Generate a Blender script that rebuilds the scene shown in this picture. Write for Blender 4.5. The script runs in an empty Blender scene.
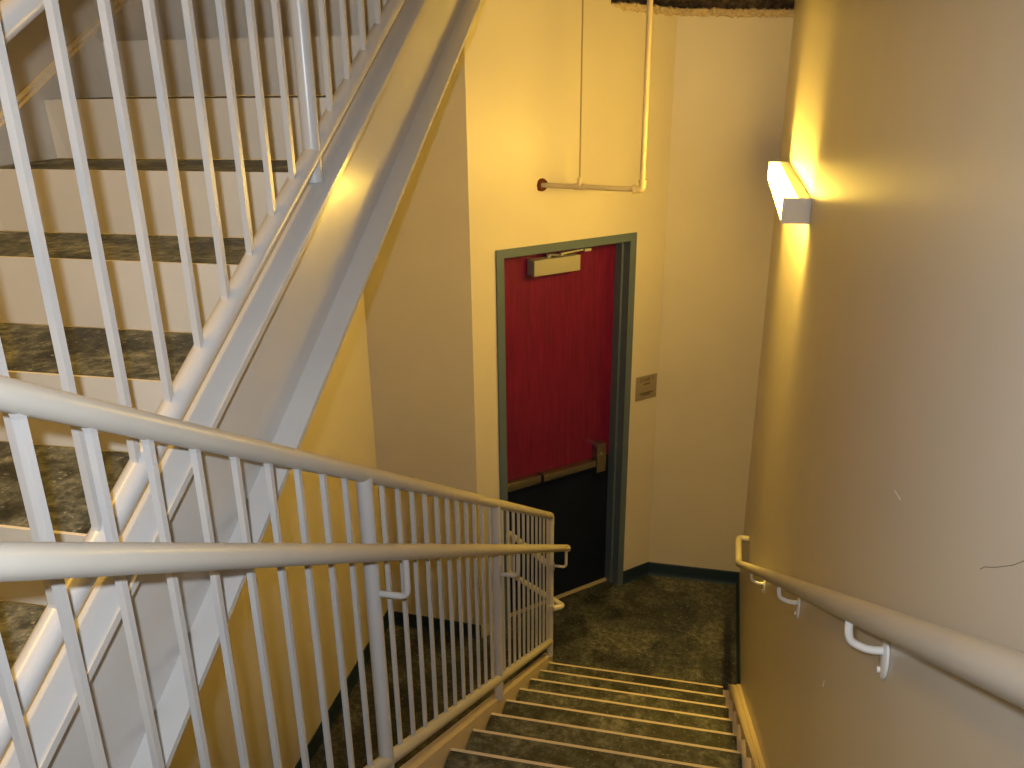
import bpy, bmesh, math, random
from mathutils import Vector, Matrix, noise
random.seed(7)
scene = bpy.context.scene
col = scene.collection
PI = math.pi

# ------------------------------------------------------------------ dimensions (metres, floor at z = 0)
EYE = 3.395                                   # camera height above the lower floor
R1, T1, N1Y = 0.1574, 0.2645, 3.965           # lower flight: riser, tread, y of the lowest nosing
M1 = R1 / T1
XL, XR = -0.717, 0.275                        # lower treads left / right end
XG, XH = -0.723, -0.634                       # lower guard plane, handrail plane
R2, T2, Y2, Z2 = 0.1573, 0.2810, 0.975, 2.716 # upper flight: riser, tread, reference nosing
M2 = R2 / T2
XUL = -1.770                                  # upper treads left end
LAND_Z, LAND_Y = 1.888, 1.055                 # middle landing under the camera
CEIL = 5.9
D = Vector((-1.221, 4.293)); C = Vector((-0.232, 5.256))
BR = Vector((0.404, 5.256)); GL = Vector((-1.865, 4.322))
WSK = 0.02                                    # right wall runs slightly out of square
E2 = (C - D).normalized(); N2 = Vector((E2.y, -E2.x))
def zl(y): return (N1Y - y) * M1              # line one riser below the lower nosings
def zu(y): return Z2 + (y - Y2) * M2          # upper nosing line
def wall_r(y): return BR.x + WSK * (y - BR.y)

# ------------------------------------------------------------------ materials
def nodes(name):
    m = bpy.data.materials.new(name); m.use_nodes = True
    nt = m.node_tree; b = nt.nodes['Principled BSDF']
    return m, nt, b
def noise_tex(nt, scale, detail=4, rough=.6, stretch=None, dist=0):
    g = nt.nodes.new('ShaderNodeNewGeometry')
    n = nt.nodes.new('ShaderNodeTexNoise'); n.inputs['Scale'].default_value = scale
    n.inputs['Detail'].default_value = detail; n.inputs['Roughness'].default_value = rough
    n.inputs['Distortion'].default_value = dist
    if stretch:
        mp = nt.nodes.new('ShaderNodeMapping'); mp.inputs['Scale'].default_value = stretch
        nt.links.new(g.outputs['Position'], mp.inputs['Vector']); nt.links.new(mp.outputs['Vector'], n.inputs['Vector'])
    else:
        nt.links.new(g.outputs['Position'], n.inputs['Vector'])
    return n.outputs['Fac']
def ramp(nt, fac, stops):
    r = nt.nodes.new('ShaderNodeValToRGB'); e = r.color_ramp.elements
    while len(e) < len(stops): e.new(.5)
    for el, (p, c) in zip(e, stops): el.position = p; el.color = (*c, 1)
    nt.links.new(fac, r.inputs['Fac']); return r.outputs['Color']
def mix(nt, fac, a, b, mode='MIX'):
    x = nt.nodes.new('ShaderNodeMix'); x.data_type = 'RGBA'; x.blend_type = mode
    for k, v in ((0, fac), (6, a), (7, b)):
        if isinstance(v, (int, float)): x.inputs[k].default_value = v
        elif isinstance(v, tuple): x.inputs[k].default_value = (*v, 1)
        else: nt.links.new(v, x.inputs[k])
    return x.outputs[2]
def bump(nt, b, h, strength, dist=.002):
    n = nt.nodes.new('ShaderNodeBump'); n.inputs['Strength'].default_value = strength
    n.inputs['Distance'].default_value = dist
    nt.links.new(h, n.inputs['Height']); nt.links.new(n.outputs['Normal'], b.inputs['Normal'])

def paint(name, c, rough=.45, var=.05, orange=.15, scuff=0, scale=3, metal=0):
    m, nt, b = nodes(name)
    f = noise_tex(nt, scale, 5)
    lo = tuple(v * (1 - var) for v in c); hi = tuple(min(1, v * (1 + var)) for v in c)
    cc = ramp(nt, f, [(.3, lo), (.7, hi)])
    if scuff:
        s = noise_tex(nt, 23, 8, .75, dist=1.2)
        k = ramp(nt, s, [(.66, (0, 0, 0)), (.72, (scuff,) * 3)])
        cc = mix(nt, k, cc, tuple(v * .45 for v in c))
    nt.links.new(cc, b.inputs['Base Color'])
    b.inputs['Roughness'].default_value = rough; b.inputs['Metallic'].default_value = metal
    if orange: bump(nt, b, noise_tex(nt, 260, 2), orange, .0006)
    return m

M_wall = paint('beige_wall_paint', (.66, .61, .53), .37, .025, .16)
M_wall.node_tree.nodes['Principled BSDF'].inputs['Specular IOR Level'].default_value = .38
M_steel = paint('pale_grey_gloss_paint', (.54, .53, .53), .30, .03, .06, .06, 6)
M_rail = paint('pale_cream_gloss_paint', (.54, .51, .46), .33, .04, .05, .08, 6)
M_web = paint('grey_stringer_paint', (.56, .545, .535), .18, .03, .04, .08, 5)
M_tan = paint('tan_stair_paint', (.60, .51, .40), .42, .05, .08, .3, 7)
M_riser = paint('beige_riser_paint', (.76, .70, .61), .5, .03, .08, .10, 6)
M_slate = paint('slate_blue_frame_paint', (.10, .145, .21), .38, .06, .05)
M_base = paint('dark_teal_rubber', (.012, .030, .060), .5, .1, .05)
M_ceil = paint('ceiling_paint', (.6, .55, .48), .8)
M_cap = paint('grey_lamp_metal', (.88, .87, .85), .5, .01, 0)
M_closer = paint('bronze_grey_closer_paint', (.36, .35, .30), .35, .03, 0)
M_black = paint('black_armor_plate', (.004, .009, .026), .6, .2, .05)
M_chrome = paint('brushed_steel', (.30, .29, .27), .26, .05, 0, metal=.9)
M_dark = paint('dark_hole', (.03, .022, .016), .9, .2, 0)
M_white = paint('white_bracket_paint', (.74, .72, .70), .35, .03, .05)
M_black.node_tree.nodes['Principled BSDF'].inputs['Specular IOR Level'].default_value = .25
M_letter = paint('dark_lettering', (.10, .078, .055), .6, .05, 0)
M_sign = paint('bronze_sign_plastic', (.30, .255, .20), .5, .06, .05)
M_rust = paint('red_brown_rust', (.10, .022, .008), .9, .5, .4, 0, 60)
M_pipe = paint('wall_colour_pipe_paint', (.60, .52, .42), .38, .04, .06)

def concrete(name, dark, mid, light, spk, scale=3.2, rough=.75, seed_stretch=None):
    m, nt, b = nodes(name)
    f1 = noise_tex(nt, scale, 9, .62, seed_stretch, .4)
    c1 = ramp(nt, f1, [(.39, dark), (.51, mid), (.63, light)])
    f2 = noise_tex(nt, 30, 8, .75)
    c2 = ramp(nt, f2, [(.40, (.28, .29, .30)), (.5, (.85, .85, .85)), (.60, (1.75, 1.7, 1.6))])
    c = mix(nt, .85, c1, c2, 'MULTIPLY')
    f3 = noise_tex(nt, 75, 3, .6)
    k = ramp(nt, f3, [(.61, (0, 0, 0)), (.69, (.75, .75, .75))])
    c = mix(nt, k, c, spk)
    nt.links.new(c, b.inputs['Base Color'])
    rr = ramp(nt, f1, [(.3, (rough - .2,) * 3), (.7, (rough + .1,) * 3)])
    nt.links.new(rr, b.inputs['Roughness'])
    bump(nt, b, f2, .35, .003)
    return m
M_floor = concrete('stained_concrete_floor', (.012, .016, .020), (.046, .052, .060), (.10, .105, .105), (.34, .36, .34), 3.0, .55)
M_tread = concrete('worn_concrete_tread', (.025, .027, .023), (.105, .112, .098), (.20, .20, .17), (.32, .32, .27), 6.5, .7)
M_step = concrete('worn_concrete_step', (.014, .016, .014), (.054, .060, .052), (.115, .118, .10), (.20, .20, .165), 6.5, .7)
M_slab = concrete('dusty_brown_concrete', (.05, .035, .022), (.10, .075, .05), (.17, .13, .085), (.22, .17, .11), 9, .9)

def plaster():
    m, nt, b = nodes('ragged_plaster')
    f = noise_tex(nt, 60, 8, .7)
    nt.links.new(ramp(nt, f, [(.35, (.42, .33, .22)), (.6, (.66, .56, .42))]), b.inputs['Base Color'])
    b.inputs['Roughness'].default_value = .9; bump(nt, b, f, .9, .01); return m
M_plaster = plaster()
def cherry():
    m, nt, b = nodes('cherry_wood')
    f = noise_tex(nt, 9, 7, .6, (6, 6, .45), .6)
    c = ramp(nt, f, [(.3, (.095, .004, .035)), (.5, (.15, .006, .05)), (.72, (.20, .010, .065))])
    nt.links.new(c, b.inputs['Base Color']); b.inputs['Roughness'].default_value = .33
    bump(nt, b, f, .06, .001); return m
M_cherry = cherry()
def lens():
    m, nt, b = nodes('lamp_lens_glow')
    b.inputs['Base Color'].default_value = (.8, .75, .6, 1)
    b.inputs['Emission Color'].default_value = (1, .62, .09, 1)
    b.inputs['Emission Strength'].default_value = LENS; return m
LENS = 57
M_lens = lens()

# ------------------------------------------------------------------ mesh helpers
class MB:
    def __init__(s): s.b = bmesh.new()
    def poly(s, pts, faces):
        v = [s.b.verts.new(p) for p in pts]
        for f in faces:
            try: s.b.faces.new([v[i] for i in f])
            except ValueError: pass
        return s
    def prism(s, prof, a, b2):
        """prof: list of points at the start, a / b2: functions giving start and end point of a profile entry"""
        n = len(prof); P = [a(p) for p in prof] + [b2(p) for p in prof]
        F = [tuple(range(n))[::-1], tuple(range(n, 2 * n))] + [(i, (i + 1) % n, n + (i + 1) % n, n + i) for i in range(n)]
        return s.poly(P, F)
    def box(s, x0, x1, y0, y1, z0, z1, fr=None, bevel=0):
        t = bmesh.new()
        P = [(x, y, z) for z in (z0, z1) for (x, y) in ((x0, y0), (x1, y0), (x1, y1), (x0, y1))]
        v = [t.verts.new(p) for p in P]
        for f in ((3, 2, 1, 0), (4, 5, 6, 7), (0, 1, 5, 4), (1, 2, 6, 5), (2, 3, 7, 6), (3, 0, 4, 7)): t.faces.new([v[i] for i in f])
        if bevel: bmesh.ops.bevel(t, geom=t.edges[:], offset=bevel, segments=2, profile=.6, affect='EDGES')
        if fr:
            for q in t.verts: q.co = Vector(fr(q.co))
        s.merge(t); return s
    def merge(s, t):
        me = bpy.data.meshes.new('tmp'); t.to_mesh(me); s.b.from_mesh(me); bpy.data.meshes.remove(me); t.free()
    def tube(s, pts, r, seg=16, caps=True, bend=0, bseg=6):
        pts = [Vector(p) for p in pts]
        if bend:                                    # round the inner corners
            q = [pts[0]]
            for i in range(1, len(pts) - 1):
                a, b, c = pts[i - 1], pts[i], pts[i + 1]
                d1 = (a - b); d2 = (c - b); k = min(bend, d1.length * .49, d2.length * .49)
                p1 = b + d1.normalized() * k; p2 = b + d2.normalized() * k
                for j in range(bseg + 1):
                    u = j / bseg; q.append(p1 * (1 - u) ** 2 + b * 2 * u * (1 - u) + p2 * u * u)
            q.append(pts[-1]); pts = q
        n = len(pts); rs = r if isinstance(r, (list, tuple)) else [r] * n
        tang = []
        for i in range(n):
            a = pts[max(0, i - 1)]; c = pts[min(n - 1, i + 1)]; tang.append((c - a).normalized())
        up = Vector((1, 0, 0)) if abs(tang[0].x) < .9 else Vector((0, 1, 0))
        u = tang[0].cross(up).normalized(); rings = []
        for i in range(n):
            if i: u = (u - tang[i] * u.dot(tang[i])).normalized()
            w = tang[i].cross(u)
            rings.append([s.b.verts.new(pts[i] + (u * math.cos(2 * PI * k / seg) + w * math.sin(2 * PI * k / seg)) * rs[i]) for k in range(seg)])
        for i in range(n - 1):
            for k in range(seg):
                s.b.faces.new((rings[i][k], rings[i][(k + 1) % seg], rings[i + 1][(k + 1) % seg], rings[i + 1][k]))
        if caps: s.b.faces.new(rings[0][::-1]); s.b.faces.new(rings[-1])
        return s
    def build(s, name, mat, parent=None, smooth=True, origin=None):
        bmesh.ops.recalc_face_normals(s.b, faces=s.b.faces[:])
        if origin is not None:
            for v in s.b.verts: v.co -= Vector(origin)
        me = bpy.data.meshes.new(name); s.b.to_mesh(me); s.b.free()
        if smooth:
            for p in me.polygons: p.use_smooth = True
            me.set_sharp_from_angle(angle=math.radians(38))
        me.materials.append(mat)
        o = bpy.data.objects.new(name, me); col.objects.link(o)
        if origin is not None: o.location = origin
        if parent is not None:
            o.parent = parent
            if origin is None: o.location = -Vector(parent_loc(parent))
            else: o.location = Vector(origin) - Vector(parent_loc(parent))
        return o
def parent_loc(p):
    v = Vector(p.location)
    while p.parent is not None: p = p.parent; v += Vector(p.location)
    return v
def thing(name, label, cat, loc, group=None):
    o = bpy.data.objects.new(name, None); col.objects.link(o); o.location = loc; o.empty_display_size = .1
    o['label'] = label; o['category'] = cat
    if group: o['group'] = group
    return o
def struct(o, label, cat):
    o['kind'] = 'structure'; o['label'] = label; o['category'] = cat; return o
def wallbox(name, a, b, z0, z1, th, label, side):
    """vertical wall from a to b in plan; th > 0 puts the thickness on the given side of a->b"""
    d = (b - a).normalized(); n = Vector((d.y, -d.x)) * side
    m = MB()
    P = [a, b, b + n * th, a + n * th]
    m.poly([(p.x, p.y, z0) for p in P] + [(p.x, p.y, z1) for p in P],
           [(0, 1, 2, 3), (4, 5, 6, 7), (0, 1, 5, 4), (1, 2, 6, 5), (2, 3, 7, 6), (3, 0, 4, 7)])
    return struct(m.build(name, M_wall, smooth=False), label, 'wall')

# ------------------------------------------------------------------ room shell
YB = -1.7
r0 = Vector((wall_r(YB), YB)); rn = Vector((wall_r(5.4), 5.4))
wr = wallbox('wall_right', r0, rn, 0, CEIL, .12, 'long beige painted wall on the right of the stairs', 1)
l0 = Vector((GL.x + .011 * (GL.y - YB), YB))
wallbox('wall_left', l0, GL + Vector((-.001, .1)), 0, CEIL, .12, 'beige wall on the left behind and under the upper flight', -1)
wallbox('wall_return', GL + Vector((-.12, .003)), D, 0, CEIL, .1, 'short shaded beige wall left of the red door', -1)
wallbox('wall_front', Vector((l0.x - .1, YB)), Vector((r0.x + .1, YB)), 0, CEIL, .1, 'beige wall behind the viewer', 1)
TOP = 3.705                                       # the end walls stop here below a rough slot
back = wallbox('wall_back', C, BR + Vector((.05, 0)), 0, TOP, .1, 'narrow beige wall between the red door wall and the right wall', -1)
for v in back.data.vertices:
    if v.co.z > TOP - .001 and v.co.x < C.x + .05: v.co.z += .022
# door wall with its opening (s along the wall from its left corner)
def dw(s, off, z): p = D + E2 * s + N2 * off; return (p.x, p.y, z)
LEN = (C - D).length
FL, FR, FT = .205, 1.095, 2.445                   # clear opening of the frame
SLOT = .905
def rise(s): return .046 - .024 * (s - SLOT) / (LEN - SLOT)
m = MB(); fr = lambda c: dw(c.x, c.y, c.z)
frt = lambda c: dw(c.x, c.y, c.z + (rise(c.x) if c.z > TOP - .001 else 0))
m.box(0, FL - .03, -.2, 0, 0, CEIL, fr); m.box(FR + .03, LEN, -.2, 0, 0, TOP, frt)
m.box(FL - .03, SLOT, -.2, 0, FT + .03, CEIL, fr); m.box(SLOT, FR + .03, -.2, 0, FT + .03, TOP, frt)
m.box(SLOT, LEN, -.2, 0, 3.98, CEIL, fr)
struct(m.build('wall_door', M_wall, smooth=False), 'angled bright yellow-lit wall that holds the red door', 'wall')
m = MB().box(C.x - .02, BR.x + .1, BR.y, BR.y + .12, 3.98, CEIL)
struct(m.build('wall_back_upper', M_wall, smooth=False), 'wall strip above the rough slot at the top of the back wall', 'wall')
# behind the slot
m = MB()
m.box(-.80, .52, 5.335, 5.50, 3.45, 4.2)
t = struct(m.build('trim_1', M_slab, smooth=False), 'dark dusty concrete beam seen in the slot above the back wall', 'beam')
# ragged plaster edge along the top of the walls
def ragged(path, off):
    m = MB(); n = 90; P = []
    segs = [(path[i], path[i + 1]) for i in range(len(path) - 1)]
    L = [(b - a).length for a, b in segs]; tot = sum(L)
    rows = []
    for i in range(n + 1):
        d = tot * i / n; k = 0; g0 = .046 - .024 * d / L[0] if d < L[0] else .022 * (1 - (d - L[0]) / L[1])
        while k < len(L) - 1 and d > L[k]: d -= L[k]; k += 1
        a, b = segs[k]; p = a + (b - a) * (d / L[k]); t = (b - a).normalized(); q = Vector((t.y, -t.x))
        j = lambda s_: (noise.noise(Vector((i * .9, s_, 3.1))) + .6 * noise.noise(Vector((i * .31, s_, 9.7))))
        u = p + q * (.012 + .008 * j(0)); w = p + q * .003
        g = min(1, i / 7)
        z1 = TOP + g0 + (.012 + .012 * j(1)) * g; z0 = TOP + g0 - (.026 + .012 * j(2)) * g - .004
        rows.append([(w.x, w.y, z0), (u.x, u.y, z0 + .006), (u.x, u.y, z1 - .006), (w.x, w.y, z1), ((p - q * .05).x, (p - q * .05).y, z1 - .004), ((p - q * .05).x, (p - q * .05).y, z0)])
    for r in rows: P.extend(r)
    k = 6
    F = [(i * k + a, i * k + (a + 1) % k, (i + 1) * k + (a + 1) % k, (i + 1) * k + a) for i in range(n) for a in range(k)]
    F += [tuple(range(k)), tuple(range(n * k, n * k + k))]
    return m.poly(P, F)
pth = [D + E2 * SLOT, C + N2 * .001, BR - Vector((.004, 0))]
struct(ragged(pth, .02).build('trim_2', M_plaster), 'ragged torn plaster edge along the top of the back wall', 'trim')

m = MB().box(-2.1, .6, YB - .1, 5.6, -.12, 0)
struct(m.build('floor', M_floor, smooth=False), 'dark stained concrete floor at the foot of the stairs', 'floor')
m = MB().box(-2.1, .6, YB - .1, 5.6, CEIL, CEIL + .1)
struct(m.build('ceiling', M_ceil, smooth=False), 'plain ceiling above the stairwell', 'ceiling')
m = MB().poly([(l0.x, YB, LAND_Z), (r0.x, YB, LAND_Z), (wall_r(LAND_Y), LAND_Y, LAND_Z), (l0.x, LAND_Y, LAND_Z)] , [])
m = MB().box(l0.x + .001, r0.x - .001, YB + .001, LAND_Y - T1 - .02, LAND_Z - .16, LAND_Z - .0)
struct(m.build('floor_landing', M_tread, smooth=False), 'concrete half landing the picture was taken from', 'floor')
NU = 9
yt = Y2 + NU * T2
m = MB().box(-1.86, -.93, yt + .02, 4.28, zu(yt) - .16, zu(yt))
struct(m.build('floor_upper', M_tread, smooth=False), 'concrete landing at the head of the upper flight', 'floor')

# baseboards: low dark coved strips
def baseboard(name, a, b, side, label, h=.10):
    d = (b - a).normalized(); n = Vector((d.y, -d.x)) * side
    prof = [(.0, 0), (.016, 0), (.010, .012), (.007, .03), (.007, h - .004), (.004, h), (0, h)]
    m = MB().prism(prof, lambda p: (a.x + n.x * p[0], a.y + n.y * p[0], p[1]), lambda p: (b.x + n.x * p[0], b.y + n.y * p[0], p[1]))
    return struct(m.build(name, M_base, smooth=False), label, 'baseboard')
baseboard('baseboard_left', Vector((l0.x - .011 * 2.2, .5)), GL, 1, 'dark teal baseboard along the wall under the upper flight')
baseboard('baseboard_return', GL, D, 1, 'dark teal baseboard on the short wall left of the red door')
baseboard('baseboard_door', D + E2 * 1.146, C, 1, 'dark teal baseboard right of the red door')
baseboard('baseboard_back', C, BR, 1, 'dark teal baseboard of the back wall')
baseboard('baseboard_right', Vector((wall_r(4.12), 4.12)), BR, -1, 'dark teal baseboard at the foot of the right wall')

# ------------------------------------------------------------------ door
door = bpy.data.objects.new('door_1', None); col.objects.link(door); door.location = dw((FL + FR) / 2, 0, 0)
struct(door, 'dark red wooden exit door with panic bar in a slate blue frame', 'door')
m = MB()                                          # hollow metal frame: face, rebate, stop
FO = .048
for (s0, s1, sg) in ((FL, FL - FO, 1), (FR, FR + FO, -1)):
    lo, hi = min(s0, s1), max(s0, s1)
    m.box(lo, hi, -.19, .012, 0, FT + FO, fr)
    a, b = (s0, s0 + sg * .016); m.box(min(a, b), max(a, b), -.115, -.05, 0, FT, fr)
m.box(FL, FR, -.19, .012, FT, FT + FO, fr); m.box(FL + .016, FR - .016, -.115, -.05, FT - .016, FT, fr)
m.build('door_frame', M_slate, door, smooth=False)
m = MB().box(FL + .004, FR - .004, -.165, -.116, .012, FT - .004, fr, .002)
leaf = m.build('door_leaf', M_cherry, door, smooth=False)
m = MB().box(FL + .018, FR - .018, -.1158, -.113, .0125, .985, fr, .001)
m.build('armor_plate', M_black, leaf, smooth=False)['label'] = 'black armour plate covering the lower half of the door'
m = MB()
prof = [(-.088, 0), (-.19, 0), (-.19, .006), (-.16, .012), (-.105, .012), (-.088, .004)]
m.prism(prof, lambda p: dw(FL + .001, p[0], p[1]), lambda p: dw(FR - .001, p[0], p[1]))
m.build('threshold', M_sign, door, smooth=False)
# closer
clo = MB().box(.432, .757, -.112, -.032, 2.302, 2.394, fr, .004).build('door_closer', M_closer, door)
m = MB(); m.tube([dw(.555, -.07, 2.39), dw(.555, -.07, 2.417)], .013)
m.box(0, 1, -.5, .5, -.5, .5, lambda c: dw(.545 + (.62 - .545) * c.x + c.y * .0, -.07 + .055 * c.x + c.y * .022, 2.413 + c.z * .008))
m.box(0, 1, -.5, .5, -.5, .5, lambda c: dw(.60 + (.80 - .60) * c.x, -.018 - .03 * c.x + c.y * .024, 2.420 + .004 * c.x + c.z * .010))
m.build('closer_arm', M_closer, clo)
m = MB().box(.775, .825, -.05, -.016, 2.412, 2.430, fr, .003); m.build('arm_shoe', M_closer, clo)
# panic bar
bar = MB().box(.225, .50, -.112, -.060, .950, 1.003, fr, .006).build('panic_bar', M_chrome, door)
m = MB().box(.516, .93, -.112, -.052, .953, .998, fr, .007); m.build('push_pad', M_chrome, bar)
m = MB().box(.498, .518, -.112, -.064, .951, 1.002, fr, .002); m.build('gap_trim', M_black, bar)
m = MB()
m.prism([(.925, .905), (.995, .905), (1.0, 1.0), (.995, 1.095), (.985, 1.11), (.935, 1.11), (.925, 1.095)], lambda p: dw(p[0] + .012, -.112, p[1]), lambda p: dw(p[0] + .012, -.055, p[1]))
m.build('latch_case', M_chrome, bar, smooth=False)
m = MB().tube([dw(.974, -.056, 1.03), dw(.974, -.049, 1.03)], .010); m.build('dogging_screw', M_chrome, bar)

# ------------------------------------------------------------------ sign
sg = thing('stair_sign', 'small bronze square sign on the wall right of the door frame', 'sign', dw(1.275, .001, 1.46))
sp = MB().box(1.192, 1.366, .0008, .006, 1.380, 1.545, fr, .0015).build('sign_plate', M_sign, sg)
def text(body, s, z, size, name, par):
    cu = bpy.data.curves.new(name, 'FONT'); cu.body = body; cu.size = size; cu.extrude = .0008
    cu.align_x = 'CENTER'; cu.align_y = 'CENTER'
    tmp = bpy.data.objects.new('tmp', cu); col.objects.link(tmp)
    dg = bpy.context.evaluated_depsgraph_get(); me = bpy.data.meshes.new_from_object(tmp.evaluated_get(dg))
    bpy.data.objects.remove(tmp); bpy.data.curves.remove(cu)
    for v in me.vertices: v.co = Vector(dw(s + v.co.x, .0066 + v.co.z, z + v.co.y)) - Vector(parent_loc(par))
    me.name = name; me.materials.append(M_letter)
    o = bpy.data.objects.new(name, me); col.objects.link(o); o.parent = par
    return o
text('STAIR 1', 1.279, 1.518, .036, 'lettering', sg)
for row, z, k0, k1 in ((0, 1.488, 7, 13), (1, 1.426, 3, 17), (2, 1.414, 5, 14)):   # fine raised rows, too small to read
    m = MB()
    m.box(1.199 + k0 * .008, 1.204 + k1 * .008, .0052, .0062, z - .004, z + .004, fr)
    for k in range(k0, k1):
        if (k * 7 + row * 3) % 5: m.box(1.199 + k * .008, 1.204 + k * .008, .0058, .0072, z - .0035, z + .0035, fr)
    m.build('raised_row', M_letter, sg, smooth=False)

# ------------------------------------------------------------------ sprinkler pipe
hole = Vector(dw(.463, .004, 2.822)); elb = Vector((-.331, 4.483, 2.824)); pd = (elb - hole).normalized()
sp = thing('sprinkler_pipe', 'thin painted sprinkler pipe coming out of the wall above the door and turning up', 'pipe', hole)
tee = hole + (elb - hole) * .385
m = MB().tube([hole - Vector((*N2, 0)) * .004, hole + pd * .02, elb - pd * .03], .0135); m.build('branch_pipe', M_pipe, sp)
m = MB().tube([elb + Vector((0, 0, .03)), elb + Vector((0, 0, 2.2))], .0150); m.build('riser_pipe', M_pipe, sp)
m = MB().tube([elb - pd * .045, elb, elb + Vector((0, 0, .045))], .0195, bend=.03)
m.tube([elb - pd * .05, elb - pd * .036], .0225); m.tube([elb + Vector((0, 0, .036)), elb + Vector((0, 0, .05))], .0225)
m.build('elbow', M_pipe, sp)
m = MB().tube([tee - pd * .028, tee + pd * .028], .0175); m.tube([tee, tee + Vector((0, 0, .048))], [.0145, .0115])
m.build('tee_fitting', M_pipe, sp)
m = MB().tube([tee + Vector((0, 0, .045)), tee + Vector((0, 0, 2.5))], *[.0042, 8]); m.build('hanger_rod', M_sign, sp)
m = MB()                                          # rough unpainted hole round the pipe
ring = []
for k in range(22):
    a = 2 * PI * k / 22; q = .036 + .008 * noise.noise(Vector((math.cos(a) * 2, math.sin(a) * 2, 5)))
    ring.append((q * math.cos(a), q * math.sin(a)))
P = [dw(.463 + a, .0005, 2.822 + b) for a, b in ring] + [dw(.463 + a * .85, .010, 2.822 + b * .85) for a, b in ring] + [dw(.463 + a * .45, .003, 2.822 + b * .45) for a, b in ring]
n = 22; m.poly(P, [(i, (i + 1) % n, n + (i + 1) % n, n + i) for i in range(n)] + [(n + i, n + (i + 1) % n, 2 * n + (i + 1) % n, 2 * n + i) for i in range(n)] + [tuple(range(2 * n, 3 * n))])
m.build('rusty_collar', M_rust, sp)['label'] = 'ragged rust coloured collar where the pipe leaves the wall'

# ------------------------------------------------------------------ wall lamp
def rw(y, off, z): return (wall_r(y) - off, y, z)     # frame on the right wall
Y0, Y1, ZA, ZB, DP = 3.12, 4.42, 2.888, 2.978, .098
lf = lambda c: rw(c.y, c.x, c.z)
lamp = thing('sconce_light', 'long white glowing wall lamp high on the right wall', 'lamp', rw((Y0 + Y1) / 2, .0, ZA))
MB().box(.0012, .046, Y0 + .008, Y1 - .008, ZA + .004, ZB - .004, lf, .002).build('housing', M_cap, lamp)
for y in (Y0, Y1): MB().box(.0012, DP, y - .006, y + .006, ZA, ZB, lf, .0015).build('end_cap', M_cap, lamp)
MB().box(.0465, DP - .002, Y0 + .0065, Y1 - .0065, ZA + .002, ZB - .002, lf, .006).build('lens', M_lens, lamp)

# ------------------------------------------------------------------ lower flight
low = thing('staircase', 'lower concrete flight with tan steel edges going down to the door', 'stairs', (-.22, 2.6, 0))
NL = 12
for i in range(NL):
    y = N1Y - i * T1; z = (i + 1) * R1
    m = MB()
    m.box(XL, XR, y - .012, y, z - R1 + .002, z)                                  # riser plate with the lip at its top
    m.box(XL - .004, XR + .036, y - T1 + .0, y - .012, z - .05, z - .042)          # pan under the concrete
    m.box(XR + .0005, XR + .036, y - T1 + .0, y - .012, z - .042, z - .014)
    st = m.build('step', M_tan, low, smooth=False)
    MB().box(XL + .001, XR - .0, y - T1 + .0005, y - .0125, z - .0415, z - .0005).build('tread_infill', M_step, st, smooth=False)
def prismY(prof, y0, y1, off, skew=0, m0=None, yref=0):
    """profile (x, dz) swept along a slope: z = off(y) + dz, x shifted by skew*(y-yref)"""
    return MB().prism(prof, lambda p: (p[0] + skew * (y0 - yref), y0, off(y0) + p[1]), lambda p: (p[0] + skew * (y1 - yref), y1, off(y1) + p[1]))
def chan(xw, xt, top, depth, tw=.008, tf=.013, lean=0):   # C section, web at xw, toes at xt
    s = 1 if xt > xw else -1
    return [(xw, top), (xt, top), (xt, top - tf), (xw + s * tw, top - tf), (xw + s * tw + lean, top - depth + tf), (xt, top - depth + tf), (xt, top - depth), (xw, top - depth)]
# left stringer cut plumb at the floor
def stringer_low(xw, xt, top, depth, y0, y1, name, skew=0, yref=0):
    m = MB(); prof = chan(xw, xt, top, depth)
    yend = N1Y + (top - .0) / M1                  # where the top edge meets the floor
    def end(p):
        yy = y1; return (p[0] + skew * (yy - yref), yy, max(.001, zl(yy) + p[1]))
    m.prism(prof, lambda p: (p[0] + skew * (y0 - yref), y0, zl(y0) + p[1]), end)
    return m
m = stringer_low(-.732, -.765, .190, .29, LAND_Y - .1, 4.10, 'x')
m.box(-.732, -.722, 4.085, 4.10, .001, zl(4.10) + .17)
m.b.verts.ensure_lookup_table()
m.poly([(-.732, LAND_Y - .1, zl(LAND_Y - .1) + .190), (-.7215, LAND_Y - .1, zl(LAND_Y - .1) + .190), (-.7215, 4.1, zl(4.1) + .190), (-.732, 4.1, zl(4.1) + .190),
        (-.732, LAND_Y - .1, zl(LAND_Y - .1) - .09), (-.7215, LAND_Y - .1, zl(LAND_Y - .1) - .09), (-.7215, 4.1, .001), (-.732, 4.1, .001)],
       [(0, 1, 2, 3), (4, 5, 6, 7), (0, 1, 5, 4), (1, 2, 6, 5), (2, 3, 7, 6), (3, 0, 4, 7)])
m.build('stringer', M_tan, low, smooth=False)
ysr = 4.10
m = MB(); prof = [(.3115, .150), (.001, .150)]
def P(xoff, y, dz): return (xoff if xoff > .2 else wall_r(y) - xoff, y, max(.001, zl(y) + dz))
ya = LAND_Y - .1
q = [P(.3115, ya, .15), P(.0012, ya, .15), P(.0012, ya, .135), P(.3195, ya, .135), P(.3195, ya, -.12), P(.3115, ya, -.12)]
w = [P(.3115, ysr, .15), P(.0012, ysr, .15), P(.0012, ysr, .135), P(.3195, ysr, .135), P(.3195, ysr, -.12), P(.3115, ysr, -.12)]
m.poly(q + w, [tuple(range(6)), tuple(range(6, 12))] + [(i, (i + 1) % 6, 6 + (i + 1) % 6, 6 + i) for i in range(6)])
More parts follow.
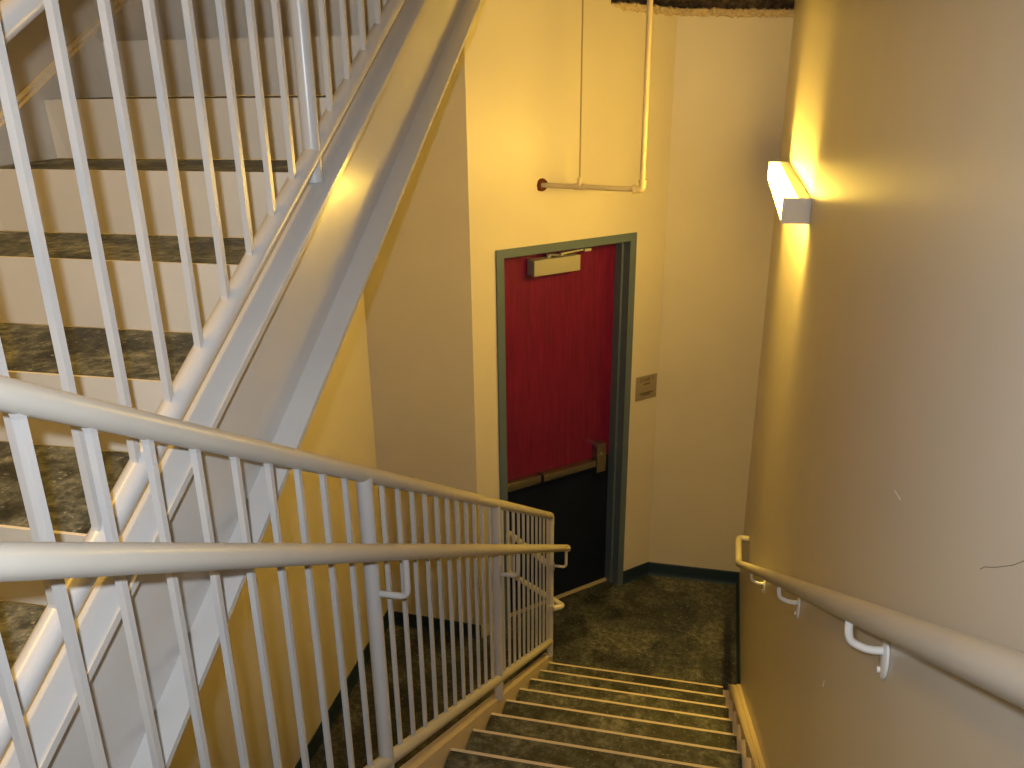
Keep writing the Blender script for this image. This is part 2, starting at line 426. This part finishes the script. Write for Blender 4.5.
# thin raised rib along the wall side of the flange
q = [P(.021, ya, .1505), P(.0012, ya, .1505), P(.0012, ya, .158), P(.021, ya, .158)]
w = [P(.021, ysr, .1505), P(.0012, ysr, .1505), P(.0012, ysr, .158), P(.021, ysr, .158)]
m.poly(q + w, [(0, 1, 2, 3), (4, 5, 6, 7)] + [(i, (i + 1) % 4, 4 + (i + 1) % 4, 4 + i) for i in range(4)])
m.build('stringer', M_tan, low, smooth=False)

# ------------------------------------------------------------------ upper flight
ST0, SSK = (-.786, 1.341), -.0223                 # stringer toe line
MS = .5632
def stz(y): return 2.963 + (y - ST0[1]) * MS      # top face of the upper stringer
up = thing('staircase', 'upper concrete flight with beige risers climbing on the left', 'stairs', (-1.3, 1.6, 0))
USK = .02
def tp(x, y, z): return (x, y + USK * (x + .884), z)
for k in range(-4, NU + 1):
    y = Y2 + k * T2; z = Z2 + k * R2; zb = z - R2 if k > -4 else LAND_Z + .001
    xr = ST0[0] + SSK * (y + .15 - ST0[1]) - .084
    m = MB()
    P8 = [tp(XUL, y, z), tp(xr, y, z), tp(xr, y + .007, z), tp(XUL, y + .007, z), tp(XUL, y + .016, zb), tp(xr, y + .016, zb), tp(xr, y + .024, zb), tp(XUL, y + .024, zb)]
    m.poly(P8, [(0, 1, 2, 3), (4, 5, 6, 7), (0, 1, 5, 4), (1, 2, 6, 5), (2, 3, 7, 6), (3, 0, 4, 7)])
    m.poly([tp(XUL - .0345, y + .003, z - .001), tp(XUL, y + .003, z - .001), tp(XUL, y + .02, zb), tp(XUL - .0345, y + .012, zb), tp(XUL - .0345, y + .007, z - .001), tp(XUL, y + .007, z - .001), tp(XUL, y + .026, zb), tp(XUL - .0345, y + .018, zb)], [(0, 1, 2, 3), (4, 5, 6, 7), (0, 1, 5, 4), (1, 2, 6, 5), (2, 3, 7, 6), (3, 0, 4, 7)])
    if k < NU: m.box(XUL - .03, xr, y + .008, y + T2 + .014, z - .05, z - .042, lambda c: tp(c.x, c.y, c.z))
    st = m.build('step', M_riser, up, smooth=False)
    if k < NU: MB().box(XUL - .03, xr, y + .0075, y + T2 + .0135, z - .0415, z - .001, lambda c: tp(c.x, c.y, c.z)).build('tread_infill', M_tread, st, smooth=False)
ys0, ys1 = -.32, Y2 + NU * T2 + .1
prof = chan(ST0[0] - .078, ST0[0], 0, .342, .008, .014, .013)
prismY(prof, ys0, ys1, stz, SSK, yref=ST0[1]).build('stringer', M_web, up, smooth=False)
xwl = lambda y: GL.x - .011 * (y - GL.y) + .0015
def Q(inn, y, dz): return (xwl(y) if not inn else inn, y, zu(y) + dz)
q = []
for y in (ys0, ys1):
    q += [Q(0, y, .042), Q(-1.802, y, .042), Q(-1.802, y, .028), Q(-1.806, y, .028), Q(-1.806, y, -.27), Q(0, y, -.27)]
m = MB().poly(q, [tuple(range(6)), tuple(range(6, 12))] + [(i, (i + 1) % 6, 6 + (i + 1) % 6, 6 + i) for i in range(6)])
q = []
for y in (ys0, ys1): q += [Q(0, y, .0425), (xwl(y) + .022, y, zu(y) + .0425), (xwl(y) + .022, y, zu(y) + .05), Q(0, y, .05)]
m.poly(q, [(0, 1, 2, 3), (4, 5, 6, 7)] + [(i, (i + 1) % 4, 4 + (i + 1) % 4, 4 + i) for i in range(4)])
m.build('stringer', M_riser, up, smooth=False)

# ------------------------------------------------------------------ guardrails
RT = .0192
def baluster(x, y, z0, z1, a=.0053, slope=0):
    m = MB(); s = a
    m.box(x - s, x + s, y - s, y + s, z0, z1)
    f = a * 1.55
    for zz, dz in ((z0, .012), (z1, -.012)):          # weld fillets
        m.poly([(x - f, y - f, zz - slope * -f), (x + f, y - f, zz - slope * -f), (x + f, y + f, zz - slope * f), (x - f, y + f, zz - slope * f)] +
               [(x + i * s, y + j * s, zz + dz) for i, j in ((-1, -1), (1, -1), (1, 1), (-1, 1))],
               [(0, 1, 5, 4), (1, 2, 6, 5), (2, 3, 7, 6), (3, 0, 4, 7)])
    return m
GT, GB, HH = 1.132, .292, .938
P1Y, P2Y, P3Y = 1.597, 2.795, 4.022
P0Y = P1Y - 12 * .0990
g1 = thing('guardrail', 'white painted steel guardrail with square balusters beside the lower flight', 'railing', (XG, 2.4, 0))
ystart = .30
m = MB().tube([(XG, ystart, zl(ystart) + GT), (XG, P3Y, zl(P3Y) + GT), (XG, P3Y, zl(P3Y) + GT - .06)], RT, 20, bend=.022); m.build('top_rail', M_rail, g1)
m = MB().tube([(XG, ystart, zl(ystart) + GB), (XG, P3Y - .012, zl(P3Y - .012) + GB)], RT, 20); m.build('bottom_rail', M_rail, g1)
posts = [P0Y, P1Y, P2Y, P3Y]
for y in posts:
    zb = zl(y) + .191 if y > LAND_Y - .1 else LAND_Z
    m = MB().tube([(XG, y, zb), (XG, y, zl(y) + GT - (.004 if y < P3Y else .012))], .0192 if y < P3Y else .0182, 20)
    m.build('post', M_steel, g1)
for a, b in zip(posts[:-1], posts[1:]):
    for k in range(1, 12):
        y = a + (b - a) * k / 12
        baluster(XG, y, zl(y) + GB + .012, zl(y) + GT - .014, slope=M1).build('baluster', M_steel, g1, smooth=False)

h1 = thing('handrail', 'round cream painted handrail on brackets in front of the guardrail, left of the lower steps', 'handrail', (XH, 2.4, 0))
yE = 4.055
MB().tube([(XH, .22, zl(.22) + HH), (XH, yE, zl(yE) + HH), (XH, yE + .006, zl(yE) + HH - .012)], RT, 20, bend=.01).build('rail', M_rail, h1)
for y in posts:
    zz = zl(y) + HH - .125
    MB().tube([(XG + .017, y, zz), (XH, y, zz), (XH, y, zl(y) + HH - .012)], .0082, 12, bend=.024).build('bracket', M_steel, h1)

g2 = thing('guardrail', 'white painted steel guardrail with square balusters on the upper flight, seen behind the lower one', 'railing', (-.83, 1.7, 0))
def xg2(y): return ST0[0] - .045 + SSK * (y - ST0[1])
TB, TT = .060, .985                                # tube heights above the stringer flange
pu = [1.724 - 12 * .104, 1.724, 1.724 + 12 * .117]
ya, yb = -.15, 3.45
m = MB().tube([(xg2(ya), ya, stz(ya) + TB), (xg2(yb), yb, stz(yb) + TB)], .0205, 20); m.build('bottom_rail', M_steel, g2)
m = MB().tube([(xg2(ya), ya, stz(ya) + TT), (xg2(yb), yb, stz(yb) + TT)], RT, 20); m.build('top_rail', M_steel, g2)
for y in pu:
    x = xg2(y)
    m = MB().tube([(x, y, stz(y) + .001), (x, y, stz(y) + TT - .004)], .0192, 20)
    m.tube([(x, y, stz(y) + .004), (x, y, stz(y) + .014)], [.0215, .0192], 20, False)
    m.build('post', M_steel, g2)
for k in range(-4, 27):
    if k in (0, 12, 24): continue
    y = pu[1] + (k - 12) * (.104 if k < 12 else .117); x = xg2(y)
    if y < ya + .03 or y > yb - .03: continue
    baluster(x, y, stz(y) + TB + .012, stz(y) + TT - .014, .0058, -MS).build('baluster', M_steel, g2, smooth=False)

h2 = thing('handrail', 'round pale handrail along the upper flight in the top left corner', 'handrail', (-.91, 1.7, 0))
HX, HZ = -.905, .735
xh = lambda y: HX + SSK * (y - 1.0)
MB().tube([(xh(.1), .1, zu(.1) + HZ), (xh(yb), yb, zu(yb) + HZ)], RT, 20).build('rail', M_steel, h2)
for y in pu:
    zz = zu(y) + HZ - .14
    MB().tube([(xg2(y) - .017, y, zz), (xh(y), y, zz), (xh(y), y, zu(y) + HZ - .012)], .0082, 12, bend=.024).build('bracket', M_steel, h2)

# small marks on the right wall
def mark(pts, r, mat, lab):
    MB().tube([(wall_r(y) - .0003, y, z) for y, z in pts], r, 6).build('scuff_mark', mat, wr)['label'] = lab
mark([(.868, 2.888), (.858, 2.897), (.83, 2.914), (.789, 2.942), (.76, 2.966), (.70, 3.01)], .0005, M_sign, 'thin dark curved scratch')
mark([(1.292, 2.766), (1.25, 2.772)], .0010, M_white, 'small pale nick')
mark([(1.639, 2.112), (1.643, 2.092)], .0013, M_white, 'small pale nick')

# right wall handrail
WH, HO = .954, .062
def rr(y, z): return (wall_r(y) - HO, y, z)
h3 = thing('handrail', 'round cream painted handrail fixed on the right wall with curved white brackets', 'handrail', (wall_r(2.4) - HO, 2.4, 1.8))
yk = 4.33; ye = 4.62; ze = zl(yk) + WH
MB().tube([rr(.15, zl(.15) + WH), rr(yk, ze), rr(ye, ze), (wall_r(ye) - .001, ye, ze)], RT, 20, bend=.03).build('rail', M_rail, h3)
for y in (1.17, 2.165, 3.28):
    z0 = zl(y) + WH
    m = MB()
    path = []
    for k in range(9):                            # swan-neck arm from the wall rose up to the rail
        a = k / 8 * PI / 2
        path.append(rr(y, 0)[:2])
    arm = [(wall_r(y) - .006, y, z0 - .068), (wall_r(y) - .030, y, z0 - .070), (wall_r(y) - HO + .004, y, z0 - .058), (wall_r(y) - HO, y, z0 - .034), (wall_r(y) - HO, y, z0 - .016)]
    m.tube(arm, .0065, 12, bend=.018, bseg=4)
    m.box(wall_r(y) - HO - .011, wall_r(y) - HO + .011, y - .024, y + .024, -.0185, -.0155, lambda c: (c.x, c.y, c.z + zl(c.y) + WH))
    m.build('bracket', M_white, h3)
    m = MB(); n = 20; rose = []
    for xx, s_ in ((.0012, 1), (.005, 1), (.008, .8)):
        rose += [(wall_r(y) - xx, y + .021 * s_ * math.cos(2 * PI * k / n), z0 - .085 + .034 * s_ * math.sin(2 * PI * k / n)) for k in range(n)]
    m.poly(rose, [(i, (i + 1) % n, n + (i + 1) % n, n + i) for i in range(n)] + [(n + i, n + (i + 1) % n, 2 * n + (i + 1) % n, 2 * n + i) for i in range(n)] + [tuple(range(2 * n, 3 * n))])
    m.tube([(wall_r(y) - .007, y, z0 - .104), (wall_r(y) - .012, y, z0 - .104)], .005, 10)
    m.build('wall_rose', M_white, h3)

# ------------------------------------------------------------------ swing gate closing off the space under the upper flight
gt = thing('barrier_gate', 'low cream tube gate hinged on the end post of the lower guardrail', 'gate', (XG, P3Y, 0))
A = Vector((-1.035, 4.315)); K = Vector((-.652, 4.046))
pz = Vector((XG, P3Y))
MB().tube([(pz.x - .02, pz.y + .016, .775), (A.x, A.y, .785), (A.x, A.y, .50), (K.x, K.y, .50), (pz.x + .019, pz.y - .012, .50)], .017, 16, bend=.02).build('gate_rail', M_rail, gt)
for z in (.50, .775): MB().tube([(pz.x, pz.y, z - .02), (pz.x, pz.y, z + .02)], .0235, 20).build('hinge_collar', M_rail, gt)

# ------------------------------------------------------------------ lights
def area(name, loc, rot, sx, sy, energy, colr, spread=180):
    l = bpy.data.lights.new(name, 'AREA'); l.shape = 'RECTANGLE'; l.size = sx; l.size_y = sy
    l.energy = energy; l.color = colr; l.spread = math.radians(spread)
    o = bpy.data.objects.new(name, l); col.objects.link(o); o.location = loc; o.rotation_euler = rot; return o
WARM = (1, .61, .085)
ym = (Y0 + Y1) / 2
xm = wall_r(ym) - .03
area('lamp_up', (xm, ym, ZB + .001), (PI, 0, 0), .045, Y1 - Y0 - .03, 7, WARM, 70)
area('lamp_down', (xm, ym, ZA - .001), (0, 0, 0), .045, Y1 - Y0 - .03, 8, WARM, 70)
fl = bpy.data.lights.new('camera_flash', 'SPOT'); fl.energy = 76; fl.color = (.85, .93, 1); fl.spot_size = math.radians(125); fl.spot_blend = 1; fl.shadow_soft_size = .012
fo = bpy.data.objects.new('camera_flash', fl); col.objects.link(fo); fo.location = (-.04, 0.0, EYE + .045)
area('upper_lamp', (-1.70, .3, 5.3), (0, math.radians(4), 0), .1, 1.2, 22, (1, .58, .10), 95)

w = bpy.data.worlds.new('dim'); scene.world = w; w.use_nodes = True
w.node_tree.nodes['Background'].inputs[0].default_value = (.5, .45, .4, 1)
w.node_tree.nodes['Background'].inputs[1].default_value = .02

# ------------------------------------------------------------------ camera
cam = bpy.data.cameras.new('camera'); co = bpy.data.objects.new('camera', cam); col.objects.link(co)
F_PX, PITCH, YAW, ROLL = 833.5, .3553, .2285, -.0117
cam.sensor_fit = 'HORIZONTAL'; cam.sensor_width = 36; cam.lens = F_PX * 36 / 1024; cam.clip_start = .02
cp, sp_, cy, sy = math.cos(PITCH), math.sin(PITCH), math.cos(YAW), math.sin(YAW)
fw = Vector((-sy * cp, cy * cp, -sp_)); r0v = Vector((cy, sy, 0)); u0v = r0v.cross(fw)
c_, s_ = math.cos(ROLL), math.sin(ROLL)
rt = r0v * c_ + u0v * s_; upv = u0v * c_ - r0v * s_
M = Matrix((rt, upv, -fw)).transposed().to_4x4(); M.translation = (0, 0, EYE)
co.matrix_world = M
fo.rotation_euler = (M @ Matrix.Rotation(math.radians(9), 4, 'Y')).to_euler()
scene.camera = co
scene.view_settings.view_transform = 'Standard'; scene.view_settings.look = 'None'
scene.view_settings.gamma = 1; scene.view_settings.use_curve_mapping = False
scene.view_settings.exposure = 0
